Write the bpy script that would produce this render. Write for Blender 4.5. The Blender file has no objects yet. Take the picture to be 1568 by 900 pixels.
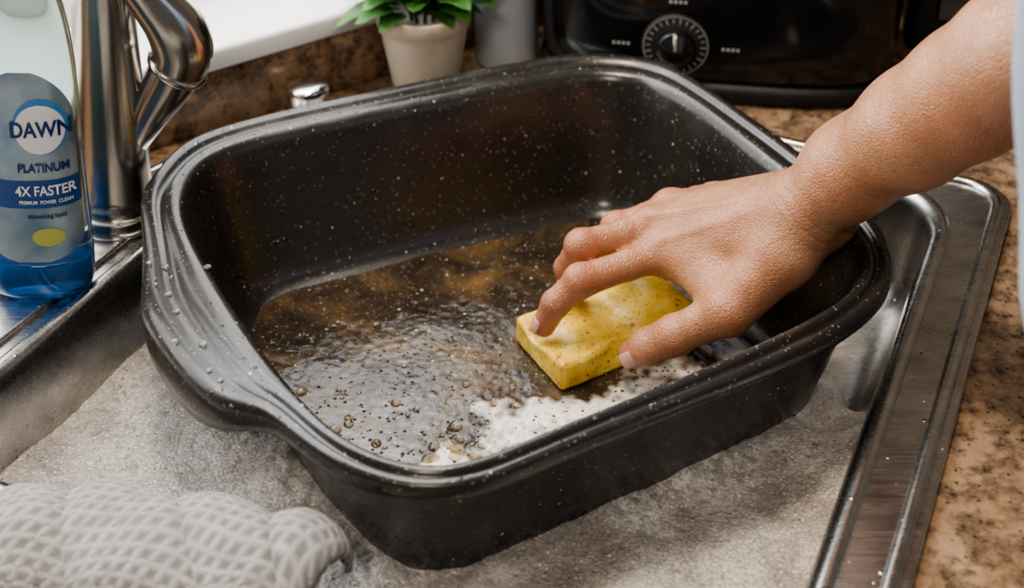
import bpy, bmesh, math, random
import numpy as np
from mathutils import Vector, Matrix, noise
random.seed(4); rng=np.random.RandomState(4)
D=bpy.data; C=bpy.context
SC=C.scene

# ------------------------------------------------------------ helpers
def link(o):
    SC.collection.objects.link(o); return o
def mesh_obj(name, V, F, mat=None, smooth=True, parent=None):
    me=D.meshes.new(name)
    me.from_pydata([tuple(map(float,v)) for v in V],[],[tuple(int(i) for i in f) for f in F])
    me.update()
    if smooth:
        me.polygons.foreach_set('use_smooth',[True]*len(me.polygons))
    o=link(D.objects.new(name,me))
    if mat: me.materials.append(mat)
    if parent: o.parent=parent
    return o
def fix_normals(o):
    bm=bmesh.new(); bm.from_mesh(o.data)
    bmesh.ops.recalc_face_normals(bm,faces=bm.faces)
    bm.to_mesh(o.data); bm.free(); return o
def empty(name,loc=(0,0,0)):
    e=link(D.objects.new(name,None)); e.location=loc; e.empty_display_size=.02; return e
def loft_vf(rings, cap0=False, cap1=False, closed=True):
    n=len(rings[0]); V=[p for r in rings for p in r]; F=[]
    for k in range(len(rings)-1):
        for i in range(n if closed else n-1):
            j=(i+1)%n
            F.append((k*n+i,k*n+j,(k+1)*n+j,(k+1)*n+i))
    if cap0: F.append(tuple(range(n))[::-1])
    if cap1: F.append(tuple((len(rings)-1)*n+i for i in range(n)))
    return V,F
def loft(name,rings,mat,cap0=False,cap1=False,parent=None,closed=True):
    V,F=loft_vf(rings,cap0,cap1,closed)
    return fix_normals(mesh_obj(name,V,F,mat,True,parent))
def sharp(o,ang=40):
    m=o.modifiers.new('es','EDGE_SPLIT'); m.split_angle=math.radians(ang); return o
def lathe(name,prof,mat,base=(0,0,0),axis=(0,0,1),n=48,parent=None,cap=True,sx=1,sy=1):
    ax=Vector(axis).normalized(); q=Vector((0,0,1)).rotation_difference(ax)
    rings=[]
    for r,z in prof:
        rings.append([tuple(Vector(base)+q@Vector((r*sx*math.cos(2*math.pi*i/n),r*sy*math.sin(2*math.pi*i/n),z))) for i in range(n)])
    return loft(name,rings,mat,cap,cap,parent)
def catmull(P,m=8,closed=False):
    P=[np.array(p,float) for p in P]; n=len(P); out=[]
    rngk=range(n) if closed else range(n-1)
    for i in rngk:
        p0=P[(i-1)%n] if closed or i>0 else P[0]
        p1=P[i]; p2=P[(i+1)%n]; p3=P[(i+2)%n] if closed or i+2<n else P[-1]
        for k in range(m):
            t=k/m
            out.append(.5*((2*p1)+(-p0+p2)*t+(2*p0-5*p1+4*p2-p3)*t*t+(-p0+3*p1-3*p2+p3)*t**3))
    if not closed: out.append(P[-1])
    return np.array(out)
def tube(name,pts,rad,mat,n=28,parent=None,m=8,cap=True):
    P=catmull([list(p)+[r] for p,r in zip(pts,rad)],m)
    rings=[]; up=None
    for i in range(len(P)):
        a=P[max(i-1,0)][:3]; b=P[min(i+1,len(P)-1)][:3]
        t=Vector(b-a).normalized()
        if up is None: up=t.orthogonal().normalized()
        up=(up-t*up.dot(t)).normalized(); s=t.cross(up)
        rings.append([tuple(Vector(P[i][:3])+(up*math.cos(2*math.pi*k/n)+s*math.sin(2*math.pi*k/n))*P[i][3]) for k in range(n)])
    return loft(name,rings,mat,cap,cap,parent)
def box(name,c,size,mat,rotz=0,bev=.003,parent=None):
    bm=bmesh.new(); bmesh.ops.create_cube(bm,size=1)
    for v in bm.verts: v.co=Vector((v.co.x*size[0],v.co.y*size[1],v.co.z*size[2]))
    if bev: bmesh.ops.bevel(bm,geom=bm.edges[:],offset=bev,segments=3,affect='EDGES',profile=.5)
    me=D.meshes.new(name); bm.to_mesh(me); bm.free()
    me.transform(Matrix.Translation(c)@Matrix.Rotation(rotz,4,'Z'))
    me.polygons.foreach_set('use_smooth',[True]*len(me.polygons))
    o=link(D.objects.new(name,me)); me.materials.append(mat)
    sharp(o,50)
    if parent: o.parent=parent
    return o
def curve_plate(name,loops,z,thick,bev,mat,parent=None):
    cu=D.curves.new(name,'CURVE'); cu.dimensions='2D'; cu.fill_mode='BOTH'
    for L in loops:
        s=cu.splines.new('POLY'); s.points.add(len(L)-1)
        for i,p in enumerate(L): s.points[i].co=(p[0],p[1],0,1)
        s.use_cyclic_u=True
    cu.extrude=thick/2-bev; cu.bevel_depth=bev; cu.bevel_resolution=3
    o=link(D.objects.new(name+'_c',cu)); o.location=(0,0,z)
    dg=C.evaluated_depsgraph_get(); dg.update()
    me=D.meshes.new_from_object(o.evaluated_get(dg)); me.transform(Matrix.Translation((0,0,z)))
    D.objects.remove(o)
    o=link(D.objects.new(name,me)); me.materials.clear(); me.materials.append(mat)
    if parent: o.parent=parent
    return o
def round_poly(P,R,k=10):
    out=[]; n=len(P)
    for i in range(n):
        p=Vector(P[i]).to_2d(); a=Vector(P[i-1]).to_2d(); b=Vector(P[(i+1)%n]).to_2d()
        u=(a-p).normalized(); w=(b-p).normalized(); ang=u.angle(w); r=R[i]
        d=r/math.tan(ang/2); s=p+u*d; e=p+w*d
        c=p+(u+w).normalized()*(r/math.sin(ang/2))
        va=s-c; vb=e-c; tot=va.angle_signed(vb) if r>0 else 0
        for j in range(k+1):
            t=-tot*j/k
            q=Vector((va.x*math.cos(t)-va.y*math.sin(t),va.x*math.sin(t)+va.y*math.cos(t)))
            out.append((c.x+q.x,c.y+q.y))
    return out

# ------------------------------------------------------------ materials
class M:
    def __init__(s,name):
        s.m=D.materials.new(name); s.m.use_nodes=True; s.nt=s.m.node_tree
        s.b=s.nt.nodes['Principled BSDF']; s.N=s.nt.nodes; s.L=s.nt.links
        s._tc=None
    def set(s,**k):
        names={'col':'Base Color','rough':'Roughness','metal':'Metallic','spec':'Specular IOR Level','trans':'Transmission Weight','ior':'IOR','coat':'Coat Weight','coatr':'Coat Roughness','sss':'Subsurface Weight','sssr':'Subsurface Radius','ssss':'Subsurface Scale','sheen':'Sheen Weight','alpha':'Alpha','em':'Emission Color','ems':'Emission Strength','aniso':'Anisotropic'}
        for a,v in k.items():
            if a in('col','em') and len(v)==3: v=(*v,1)
            s.b.inputs[names[a]].default_value=v
        return s
    def coord(s,scale=(1,1,1),rot=(0,0,0)):
        tc=s.N.new('ShaderNodeTexCoord'); mp=s.N.new('ShaderNodeMapping')
        mp.inputs['Scale'].default_value=scale; mp.inputs['Rotation'].default_value=rot
        s.L.new(tc.outputs['Object'],mp.inputs['Vector']); return mp.outputs[0]
    def noise(s,scale,detail=4,rough=.55,vec=None,dist=0):
        n=s.N.new('ShaderNodeTexNoise'); n.inputs['Scale'].default_value=scale; n.inputs['Detail'].default_value=detail
        n.inputs['Roughness'].default_value=rough; n.inputs['Distortion'].default_value=dist
        s.L.new(vec or s.coord(),n.inputs['Vector']); return n.outputs['Fac']
    def vor(s,scale,vec=None,feat='F1',out='Distance',rand=1):
        n=s.N.new('ShaderNodeTexVoronoi'); n.feature=feat; n.inputs['Scale'].default_value=scale; n.inputs['Randomness'].default_value=rand
        s.L.new(vec or s.coord(),n.inputs['Vector']); return n.outputs[out]
    def cells(s,scale):
        v=s.N.new('ShaderNodeTexVoronoi'); v.inputs['Scale'].default_value=scale; s.L.new(s.coord(),v.inputs['Vector'])
        sep=s.N.new('ShaderNodeSeparateColor'); s.L.new(v.outputs['Color'],sep.inputs[0])
        return v.outputs['Distance'],sep.outputs
    def dots(s,scale,ch,power,size):
        d,c=s.cells(scale)
        return s.math('LESS_THAN',d,s.math('MULTIPLY',s.math('POWER',c[ch],power),size))
    def drops(s,scale,ch,power,size):
        d,c=s.cells(scale)
        return s.math('MAXIMUM',s.math('SUBTRACT',s.math('MULTIPLY',s.math('POWER',c[ch],power),size),d),0)
    def ramp(s,fac,stops,interp='LINEAR'):
        r=s.N.new('ShaderNodeValToRGB'); r.color_ramp.interpolation=interp
        e=r.color_ramp.elements
        while len(e)<len(stops): e.new(.5)
        for i,(p,c) in enumerate(stops):
            e[i].position=p; e[i].color=(c,c,c,1) if isinstance(c,(int,float)) else (*c,1)
        s.L.new(fac,r.inputs[0]); return r.outputs[0]
    def mix(s,fac,a,b,mode='MIX'):
        n=s.N.new('ShaderNodeMix'); n.data_type='RGBA'; n.blend_type=mode
        for inp,v in ((n.inputs[0],fac),(n.inputs[6],a),(n.inputs[7],b)):
            if hasattr(v,'node'): s.L.new(v,inp)
            else: inp.default_value=v if isinstance(v,(int,float)) else (*v,1)
        return n.outputs[2]
    def math(s,op,a,b=0,c=0):
        n=s.N.new('ShaderNodeMath'); n.operation=op
        for i,v in enumerate((a,b,c)):
            if hasattr(v,'node'): s.L.new(v,n.inputs[i])
            else: n.inputs[i].default_value=v
        return n.outputs[0]
    def attr(s,name,out='Fac'):
        n=s.N.new('ShaderNodeAttribute'); n.attribute_name=name; return n.outputs[out]
    def to(s,sock,name): s.L.new(sock,s.b.inputs[name]); return s
    def bump(s,h,strength=.3,dist=.001,prev=None):
        n=s.N.new('ShaderNodeBump'); n.inputs['Strength'].default_value=strength; n.inputs['Distance'].default_value=dist
        s.L.new(h,n.inputs['Height'])
        if prev: s.L.new(prev,n.inputs['Normal'])
        s.L.new(n.outputs[0],s.b.inputs['Normal']); return n.outputs[0]

def simple(name,col,rough=.5,metal=0,**k):
    m=M(name).set(col=col,rough=rough,metal=metal,**k); return m.m

m=M('brushed_steel').set(metal=1)
nn=m.noise(60,6,.6); st=m.noise(25,5,.7,vec=m.coord((1,30,30),(0,0,math.radians(-65))))
m.to(m.ramp(nn,[(.3,(.42,.405,.39)),(.7,(.62,.60,.575))]),'Base Color')
m.to(m.ramp(st,[(.25,.18),(.75,.34)]),'Roughness')
b1_=m.bump(st,.12,.0004)
m.bump(m.drops(210,0,6,.30),.6,.003,b1_); STEEL=m.m
m=M('faucet_nickel').set(metal=1,col=(.50,.465,.425),rough=.20)
m.bump(m.noise(30,4,.6,vec=m.coord((1,1,25))),.08,.0004); NICKEL=m.m
CHROME=simple('chrome',(.8,.8,.8),.1,1)

m=M('speckled_enamel')
base=m.ramp(m.noise(9,5,.6),[(.3,(.015,.0125,.0105)),(.7,(.029,.0245,.0205))])
c=m.mix(m.dots(440,1,4,.37),base,(.17,.155,.135)); c=m.mix(m.dots(185,0,6,.19),c,(.46,.44,.40))
m.to(c,'Base Color')
m.to(m.ramp(m.noise(35,5,.6),[(.3,.19),(.7,.35)]),'Roughness')
b_=m.bump(m.noise(420,3),.14,.0005)
m.bump(m.drops(150,2,3,.30),.9,.005,b_)
m.set(spec=.62); ENAMEL=m.m

m=M('granite')
base=m.ramp(m.noise(18,8,.7,dist=.6),[(.25,(.045,.023,.013)),(.42,(.17,.095,.05)),(.55,(.31,.195,.115)),(.7,(.42,.31,.205)),(.85,(.19,.115,.07))])
blot=m.ramp(m.noise(50,6,.65),[(.44,0),(.55,1)])
c=m.mix(blot,(.045,.025,.017),base)
gr=m.ramp(m.noise(140,4,.7),[(.35,0),(.6,1)])
c=m.mix(m.math('MULTIPLY',gr,.42),c,(.39,.265,.165))
bk=m.ramp(m.vor(120,rand=1),[(.09,1),(.18,0)])
c=m.mix(m.math('MULTIPLY',bk,.8),c,(.02,.013,.01))
m.to(c,'Base Color'); m.set(rough=.26,spec=.5); GRANITE=m.m

WHITE=simple('white_paint',(.82,.82,.8),.45)
WALLM=M('painted_wall'); WALLM.set(col=(.42,.38,.34),rough=.8); WALLM.bump(WALLM.noise(200),.1,.0005); WALLM=WALLM.m
m=M('far_wall_paint'); m.to(m.ramp(m.noise(3,3),[(.3,(.34,.29,.24)),(.7,(.40,.35,.30))]),'Base Color'); m.set(rough=.8); FARWALL=m.m

# ------------------------------------------------------------ frames
az=math.radians(25); A=(math.sin(az),math.cos(az)); B=(math.cos(az),-math.sin(az))
def ST(s,t): return (s*A[0]+t*B[0], s*A[1]+t*B[1])
def clamp(x): return max(0,min(1,x))

cam=D.cameras.new('camera'); co=link(D.objects.new('camera',cam)); SC.camera=co
co.location=(0,0,.56); co.rotation_euler=(math.radians(61.293),0,0)
cam.sensor_width=36; cam.lens=48.21; cam.shift_y=-.1913; cam.clip_start=.01
cam.dof.use_dof=True; cam.dof.focus_distance=.86; cam.dof.aperture_fstop=5.6

# ------------------------------------------------------------ sink
def rr(s0,s1,t0,t1,R,off,z,k=14):
    s0+=off;s1-=off;t0+=off;t1-=off
    cs=[(s0,t0,math.pi),(s1,t0,1.5*math.pi),(s1,t1,0),(s0,t1,.5*math.pi)]
    out=[]
    sg=[(1,1),(-1,1),(-1,-1),(1,-1)]
    for (cx,cy,a0),r,(gx,gy) in zip(cs,R,sg):
        r=max(r-off,.004); ox=cx+gx*r; oy=cy+gy*r
        for j in range(k+1):
            a=a0+.5*math.pi*j/k
            x,y=ST(ox+r*math.cos(a),oy+r*math.sin(a)); out.append((x,y,z))
    return out
sink=empty('kitchen_sink')
b1=(.392,.918,-.565,-.068,[.05,.17,.06,.05]); b2=(-.10,.355,-.565,-.068,[.05]*4)
plate=[ST(*p) for p in [(-.15,-.026),(-.15,-.66),(.62,-.66),(.80,-.60),(.95,-.48),(.95,-.026)]]
plate_o=round_poly(plate,[.03,.03,.05,.1,.08,.035])
h1=[p[:2] for p in rr(*b1,-.006,0)]; h2=[p[:2] for p in rr(*b2,-.006,0)]
curve_plate('rim_plate',[plate_o,h1,h2],.003,.006,.002,STEEL,sink)
for nm,b in (('basin_large',b1),('basin_small',b2)):
    rings=[rr(*b,o,z) for o,z in [(-.010,.004),(-.0085,.0075),(-.005,.0092),(-.001,.0085),(.003,.005),(.006,-.003),(.009,-.03),(.013,-.055),(.021,-.067),(.036,-.073),(.06,-.075)]]
    loft(nm,rings,STEEL,False,True,sink)
bead=round_poly([ST(*p) for p in [(-.142,-.034),(-.142,-.652),(.618,-.652),(.797,-.592),(.942,-.477),(.942,-.034)]],[.03,.03,.05,.1,.08,.03])
cu=D.curves.new('b','CURVE'); cu.dimensions='3D'; s=cu.splines.new('POLY'); s.points.add(len(bead)-1)
for i,p in enumerate(bead): s.points[i].co=(p[0],p[1],.0052,1)
s.use_cyclic_u=True; cu.bevel_depth=.0050; cu.bevel_resolution=4
o=link(D.objects.new('b',cu)); dg=C.evaluated_depsgraph_get(); me=D.meshes.new_from_object(o.evaluated_get(dg)); D.objects.remove(o)
o=link(D.objects.new('rim_bead',me)); me.materials.clear(); me.materials.append(STEEL); o.parent=sink
for p in me.polygons: p.use_smooth=True
dk=round_poly([ST(*p) for p in [(.30,-.585),(.30,-.648),(.60,-.648),(.76,-.605),(.70,-.585)]],[.012,.02,.03,.008,.02])
curve_plate('deck_ledge',[dk],.007,.006,.002,STEEL,sink)

hole=round_poly([ST(*p) for p in [(-.14,-.036),(-.14,-.65),(.615,-.65),(.79,-.59),(.94,-.475),(.94,-.036)]],[.03,.03,.05,.1,.08,.03])
wd=(.809,.588); wn=(.588,-.809); w0=(-.329,.903)
def WL(d,dep): return (w0[0]+wd[0]*d-wn[0]*dep, w0[1]+wd[1]*d-wn[1]*dep)
cnt=[WL(-.75,.02),WL(1.18,.02),ST(1.72,.075),ST(-.6,.075),(-.75,-.30)]
curve_plate('countertop',[cnt,hole],-.02,.04,.004,GRANITE)
cabpoly=[WL(-.75,0),WL(1.15,0),ST(1.68,.05),ST(-.55,.05),(-.7,-.28)]
rings=[[(x,y,z) for x,y in cabpoly] for z in (-.899,-.78,-.20,-.10)]
loft('base_cabinet',rings,simple('cabinet_wood',(.12,.07,.04),.5),True,False)
V=[(-3,-2.5,-.9),(3,-2.5,-.9),(3,3,-.9),(-3,3,-.9)]
mesh_obj('floor',V,[(0,1,2,3)],simple('floor_tile',(.3,.26,.22),.5),False)

# ------------------------------------------------------------ window wall
def wbox(name,d0,d1,p0,p1,z0,z1,mat,parent=None,bev=.002):
    c=WL((d0+d1)/2,(p0+p1)/2)
    return box(name,(c[0],c[1],(z0+z1)/2),(d1-d0,p1-p0,z1-z0),mat,math.atan2(wd[1],wd[0]),bev,parent)
wbox('backsplash_granite',-.75,1.16,.0,.025,.0005,.055,GRANITE)
win=empty('window_1')
wbox('sill',-.60,.42,-.006,.13,.0555,.075,WHITE,win,.004)
wbox('jamb_near',-.64,-.60,.026,.15,.056,.95,WHITE,win)
wbox('jamb_far',.42,.46,.026,.15,.056,.95,WHITE,win)
wbox('head',-.64,.46,.026,.15,.95,1.0,WHITE,win)
wbox('mullion',-.10,-.07,.10,.13,.10,.95,WHITE,win)
wbox('sash_bottom',-.60,.42,.10,.13,.075,.11,WHITE,win)
sky=simple('overcast_daylight',(1,1,1),.5,em=(.93,.97,1),ems=3.2)
wbox('bright_pane',-.60,.42,.135,.138,.075,.95,sky,win,0)
wbox('wall_window',-.9,-.64,.025,.15,.056,1.6,WALLM,None,0)
wbox('wall_window.001',.46,1.2,.025,.15,.056,1.6,WALLM,None,0)
wbox('wall_window.002',-.64,.46,.025,.15,1.0,1.6,WALLM,None,0)
wf=ST(1.86,-.1)
box('wall_far',(wf[0],wf[1],.35),(1.8,.06,2.5),FARWALL,-az,0)

# ------------------------------------------------------------ roaster pan
OUT=[(-.2482,.8123),(-.2455,.8289),(-.2375,.8525),(-.2179,.8732),(-.1738,.8998),(-.1127,.9287),(-.0434,.9612),(.019,.9862),(.051,.9956),(.088,.9932),(.1236,.9782),(.1502,.9393),(.1782,.8898),(.2036,.8424),(.2259,.7928),(.2389,.7528),(.2411,.7229),(.2367,.6947),(.2231,.668),(.1928,.6366),(.1539,.6102),(.0946,.5761),(.0398,.5455),(.0054,.525),(-.0145,.5144),(-.0341,.5098),(-.0572,.5112),(-.0811,.5203),(-.1032,.5368),(-.1231,.5565),(-.1371,.5677),(-.1539,.5730),(-.1728,.5879),(-.1938,.6130),(-.2152,.6458),(-.2271,.6712),(-.2335,.7050),(-.2413,.7414),(-.2505,.7764),(-.2518,.7970)]
INN=[(-.2203,.7660),(-.2227,.7985),(-.2142,.8288),(-.1816,.8560),(-.1138,.8876),(-.0419,.9179),(.0235,.9444),(.0598,.9576),(.0905,.9543),(.1147,.9391),(.1407,.9016),(.1674,.8496),(.1916,.8002),(.2100,.7582),(.2207,.7280),(.2208,.7065),(.2107,.6825),(.1878,.6584),(.1375,.6230),(.0778,.5864),(.0229,.5551),(-.0149,.5331),(-.0315,.5269),(-.0517,.5274),(-.0763,.5388),(-.0990,.5586),(-.1247,.5918),(-.1543,.6379),(-.1825,.6858),(-.2067,.7317)]
cen=np.array([0.0,.745]); NT=240
def polar(P,smooth=2):
    Q=catmull([list(p) for p in P],12,True); d=Q-cen
    ang=np.arctan2(d[:,1],d[:,0]); r=np.hypot(d[:,0],d[:,1])
    o=np.argsort(np.mod(ang,2*np.pi)); a=np.mod(ang,2*np.pi)[o]; r=r[o]
    a=np.concatenate([a-2*np.pi,a,a+2*np.pi]); r=np.tile(r,3)
    th=np.arange(NT)*2*np.pi/NT; R=np.interp(th,a,r)
    for _ in range(smooth): R=(np.roll(R,1)+2*R+np.roll(R,-1))/4
    return th,R
th,RO=polar(OUT,3); _,RI=polar(INN,8)
def P2(R): return np.stack([cen[0]+R*np.cos(th),cen[1]+R*np.sin(th)],1)
PO=P2(RO); PI=P2(RI)
def normals(P):
    t=np.roll(P,-1,0)-np.roll(P,1,0); n=np.stack([-t[:,1],t[:,0]],1); n/=np.linalg.norm(n,axis=1)[:,None]
    for _ in range(6): n=(np.roll(n,1,0)+n*2+np.roll(n,-1,0))/4
    return n/np.linalg.norm(n,axis=1)[:,None]
NI=normals(PI)
def inn(d): return PI+NI*d
hc=math.radians(205); hw=np.exp(-(((th-hc+np.pi)%(2*np.pi)-np.pi)/.42)**4)
def ring(P,z): 
    z=np.broadcast_to(z,(NT,)); return [(P[i][0],P[i][1],z[i]) for i in range(NT)]
def lerp(f): return PI+(PO-PI)*f
rings=[ring(inn(.065),-.0725),ring(inn(.045),-.0715),ring(inn(.030),-.067),ring(inn(.0215),-.055),ring(inn(.0125),-.02),ring(inn(.003),.02),ring(inn(-.0035),.046),
 ring(inn(-.005)*(1-hw[:,None])+lerp(.45)*hw[:,None],.048-.012*hw),
 ring(lerp(.90),.0465-.026*hw),ring(lerp(.985),.0475-.026*hw),ring(lerp(1.0),.051-.020*hw),ring(lerp(.995),.0545-.0115*hw),
 ring(lerp(.95),.0570-.0055*hw),ring(lerp(.84),.0586-.002*hw),ring(lerp(.70),.0588-.002*hw),ring(lerp(.62),.0572-.001*hw),ring(lerp(.57),.0552),ring(lerp(.47),.0550),ring(lerp(.42),.0565),ring(lerp(.36),.0583),ring(lerp(.26),.0588),
 ring(lerp(.12),.0582),ring(inn(.0),.055),ring(inn(.002),.050),ring(inn(.007),.03),ring(inn(.0165),-.01),ring(inn(.0225),-.034),ring(inn(.027),-.045),ring(inn(.033),-.0510),ring(inn(.040),-.0540),ring(inn(.052),-.0552),ring(inn(.060),-.0553)]
pan=empty('roasting_pan')
body=loft('pan_body',rings,ENAMEL,True,True,pan)

def polyr(P):
    r=np.hypot(P[:,0]-cen[0],P[:,1]-cen[1]); a=np.mod(np.arctan2(P[:,1]-cen[1],P[:,0]-cen[0]),2*np.pi)
    o=np.argsort(a); return a[o],r[o]
PFa,PFr=polyr(inn(.037)); WLa,WLr=polyr(inn(.0205))
def floor_r(a): return np.interp(np.mod(a,2*np.pi),PFa,PFr,period=2*np.pi)
def water_r(a): return np.interp(np.mod(a,2*np.pi),WLa,WLr,period=2*np.pi)
def nz(x,y,z=0): return noise.noise(Vector((x,y,z)))
foamspots=[(.0196,.6835,.029,1.0),(.042,.690,.022,.6),(.066,.700,.024,.55),(.0951,.7206,.026,.5),(.12,.738,.026,.42),(-.002,.664,.024,.6),(-.030,.642,.030,.54),(-.052,.622,.028,.48),(.035,.665,.024,.5),(.145,.752,.025,.35),(.085,.70,.02,.4),(-.01,.695,.018,.35)]
V=[];F=[];foam=[];NA=320;NR=140
for j in range(NR+1):
    for i in range(NA):
        a=2*math.pi*i/NA; r=float(floor_r(a))*(j/NR)**.8
        x=cen[0]+r*math.cos(a); y=cen[1]+r*math.sin(a)
        f=0
        for fx,fy,fr,fs in foamspots:
            d=math.hypot((x-fx),(y-fy)*1.25)/fr
            f=max(f,fs*max(0,1-d*d))
        n1=nz(x*60,y*60,3); n2=nz(x*190,y*190,7); n3=nz(x*22,y*22,1)
        f=clamp(f*1.3+(n1*.9+n2*.3 if f>0.02 else 0))
        z=-.0532+.0005*nz(x*40,y*40,5)+.0004*n3+f*(.0016+.0005*n2)+.0002*n2
        V.append((x,y,z)); foam.append(f)
for j in range(NR):
    for i in range(NA):
        k=(i+1)%NA
        F.append((j*NA+i,j*NA+k,(j+1)*NA+k,(j+1)*NA+i))
m=M('greasy_dishwater')
fo=m.attr('foam')
n=m.noise(22,7,.7,dist=.5)
oil=m.ramp(n,[(.34,(.020,.0145,.010)),(.48,(.044,.030,.0175)),(.60,(.095,.058,.026)),(.76,(.17,.10,.038))])
oil=m.mix(m.math('MULTIPLY',m.dots(420,0,3,.34),.55),oil,(.28,.235,.18))
oil=m.mix(m.math('MULTIPLY',m.dots(210,1,6,.24),.8),oil,(.55,.50,.42))
bub=m.mix(m.dots(520,0,1,.36),(.70,.66,.60),(.34,.28,.22))
bub=m.mix(m.dots(230,2,3,.30),bub,(.08,.06,.045))
c=m.mix(m.ramp(fo,[(.12,0),(.8,1)]),oil,bub)
m.to(c,'Base Color'); m.to(m.ramp(fo,[(.1,.09),(.6,.26)]),'Roughness'); m.set(spec=.65)
b1n=m.bump(m.noise(120,5,.62,dist=.8),.30,.0014)
m.bump(m.drops(300,2,2,.42),.9,.0030,b1n)
water=mesh_obj('dishwater_grease',V,F,m.m,True,pan)
at=water.data.attributes.new('foam','FLOAT','POINT'); at.data.foreach_set('value',foam)

def blob_mesh(name,items,mat,parent=None,seg=10,rg=5):
    V=[];F=[]
    for (x,y,z,r,fl) in items:
        b=len(V)
        for j in range(rg+1):
            ph=math.pi/2*j/rg
            for i in range(seg):
                a=2*math.pi*i/seg
                V.append((x+r*math.cos(ph)*math.cos(a),y+r*math.cos(ph)*math.sin(a),z+r*fl*math.sin(ph)))
        for j in range(rg):
            for i in range(seg):
                k=(i+1)%seg; F.append((b+j*seg+i,b+j*seg+k,b+(j+1)*seg+k,b+(j+1)*seg+i))
    return mesh_obj(name,V,F,mat,True,parent)
DROP=M('water_drop').set(col=(.75,.66,.52),rough=.04,trans=.9,ior=1.33).m
BUB=M('amber_bubble').set(col=(.90,.78,.58),rough=.03,trans=.97,ior=1.18,spec=1.0).m
it=[]
for _ in range(700):
    a=rng.rand()*6.283; r=floor_r(a)*rng.rand()**.5*.99
    x=cen[0]+r*math.cos(a); y=cen[1]+r*math.sin(a)
    it.append((x,y,-.0538,.0006+.0018*rng.rand()**3,.6))
blob_mesh('droplets_floor',it,DROP,pan)
it=[]
for (cx,cy,n_,sp_,r0) in [(-.10,.655,14,.026,.0048),(-.125,.70,8,.025,.0036),(-.055,.638,18,.018,.0042),(-.02,.648,40,.018,.0048),(-.035,.69,14,.025,.0040),(.0,.735,10,.03,.002),(-.13,.78,20,.028,.0026),(-.03,.80,22,.045,.0022),(.03,.69,26,.02,.003)]:
    for _ in range(n_):
        it.append((cx+rng.randn()*sp_,cy+rng.randn()*sp_*.7,-.0535,r0*(.3+.9*rng.rand()**2),.8))
blob_mesh('bubbles',it,BUB,pan,16,7)
it=[]
for _ in range(230):
    i=rng.randint(NT); f=rng.choice([.2,.75,.3,.85]); p=PI[i]+(PO[i]-PI[i])*f
    it.append((p[0],p[1],.0578,.0005+.0014*rng.rand()**3,.55))
for (x,y) in [(-.2165,.70),(-.2085,.672),(-.2,.655),(-.178,.625),(-.146,.60),(-.19,.70)]:
    it.append((x,y,.0565,.0026,.45))
blob_mesh('droplets_rim',it,M('clear_drop').set(col=(.95,.95,.95),rough=.03,trans=.9,ior=1.33).m,pan)

# ------------------------------------------------------------ sink suds
def suds_z(x,y,s_,t_,dd):
    edge=math.exp(-max(dd,0)/.018)
    left=clamp((-.32-t_)/.12)
    cl=max(0,nz(x*38,y*38,3)+.15)
    z=-.041+.0060*nz(x*11,y*11,2)+.0040*nz(x*26,y*26,9)+.0024*abs(nz(x*75,y*75,5))+edge*(.001+.0085*cl)-.010*left
    w=.05*nz(x*20,y*20,8)
    k=clamp((s_+w-.69)/.10)*clamp((t_+w*.6+.215)/.07)
    return max(z-.045*k,-.0745),left,clamp(edge*cl*2.4)
V=[];F=[];att=[];att2=[];inside=[];NS=330;NTT=310
for i in range(NS+1):
    for j in range(NTT+1):
        s_=.402+(.906-.402)*i/NS; t_=-.556+(.556-.0765)*j/NTT
        x,y=ST(s_,t_)
        dx=x-cen[0]; dy=y-cen[1]; a=math.atan2(dy,dx); dd=math.hypot(dx,dy)-float(water_r(a))
        z,left,cl=suds_z(x,y,s_,t_,dd)
        V.append((x,y,z)); att.append(left); att2.append(cl); inside.append(dd<-.0005)
for i in range(NS):
    for j in range(NTT):
        a=i*(NTT+1)+j; q=(a,a+NTT+1,a+NTT+2,a+1)
        if not all(inside[k] for k in q): F.append(q)
m=M('soap_suds')
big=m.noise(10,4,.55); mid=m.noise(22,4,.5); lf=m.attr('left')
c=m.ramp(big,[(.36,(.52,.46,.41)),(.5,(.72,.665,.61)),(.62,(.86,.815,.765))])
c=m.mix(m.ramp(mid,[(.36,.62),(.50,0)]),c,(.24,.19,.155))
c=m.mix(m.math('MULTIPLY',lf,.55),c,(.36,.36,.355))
d1,c1=m.cells(440); d2,c2=m.cells(800)
c=m.mix(.5,c,m.ramp(c1[0],[(0,(.62,.60,.58)),(1,(1,1,1))]),'MULTIPLY')
c=m.mix(m.ramp(d1,[(.45,0),(.70,.35)]),c,(.20,.16,.13))
c=m.mix(m.math('MULTIPLY',m.dots(200,2,3,.22),.65),c,(.09,.07,.055))
c=m.mix(m.math('MULTIPLY',m.math('LESS_THAN',d1,m.math('MULTIPLY',m.math('POWER',c1[1],3),.34)),.85),c,(.97,.95,.92))
c=m.mix(m.math('MULTIPLY',m.attr('clump'),.65),c,(.88,.85,.81))
m.to(c,'Base Color'); m.set(rough=.25,spec=.5,sss=.08,ssss=.003)
b_=m.bump(m.math('MULTIPLY',d1,-1),.5,.0014)
m.bump(m.math('MULTIPLY',d2,-1),.35,.0008,b_)
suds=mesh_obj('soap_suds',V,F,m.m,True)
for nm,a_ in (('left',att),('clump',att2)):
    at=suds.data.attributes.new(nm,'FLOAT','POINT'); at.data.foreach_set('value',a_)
it=[]
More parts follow.
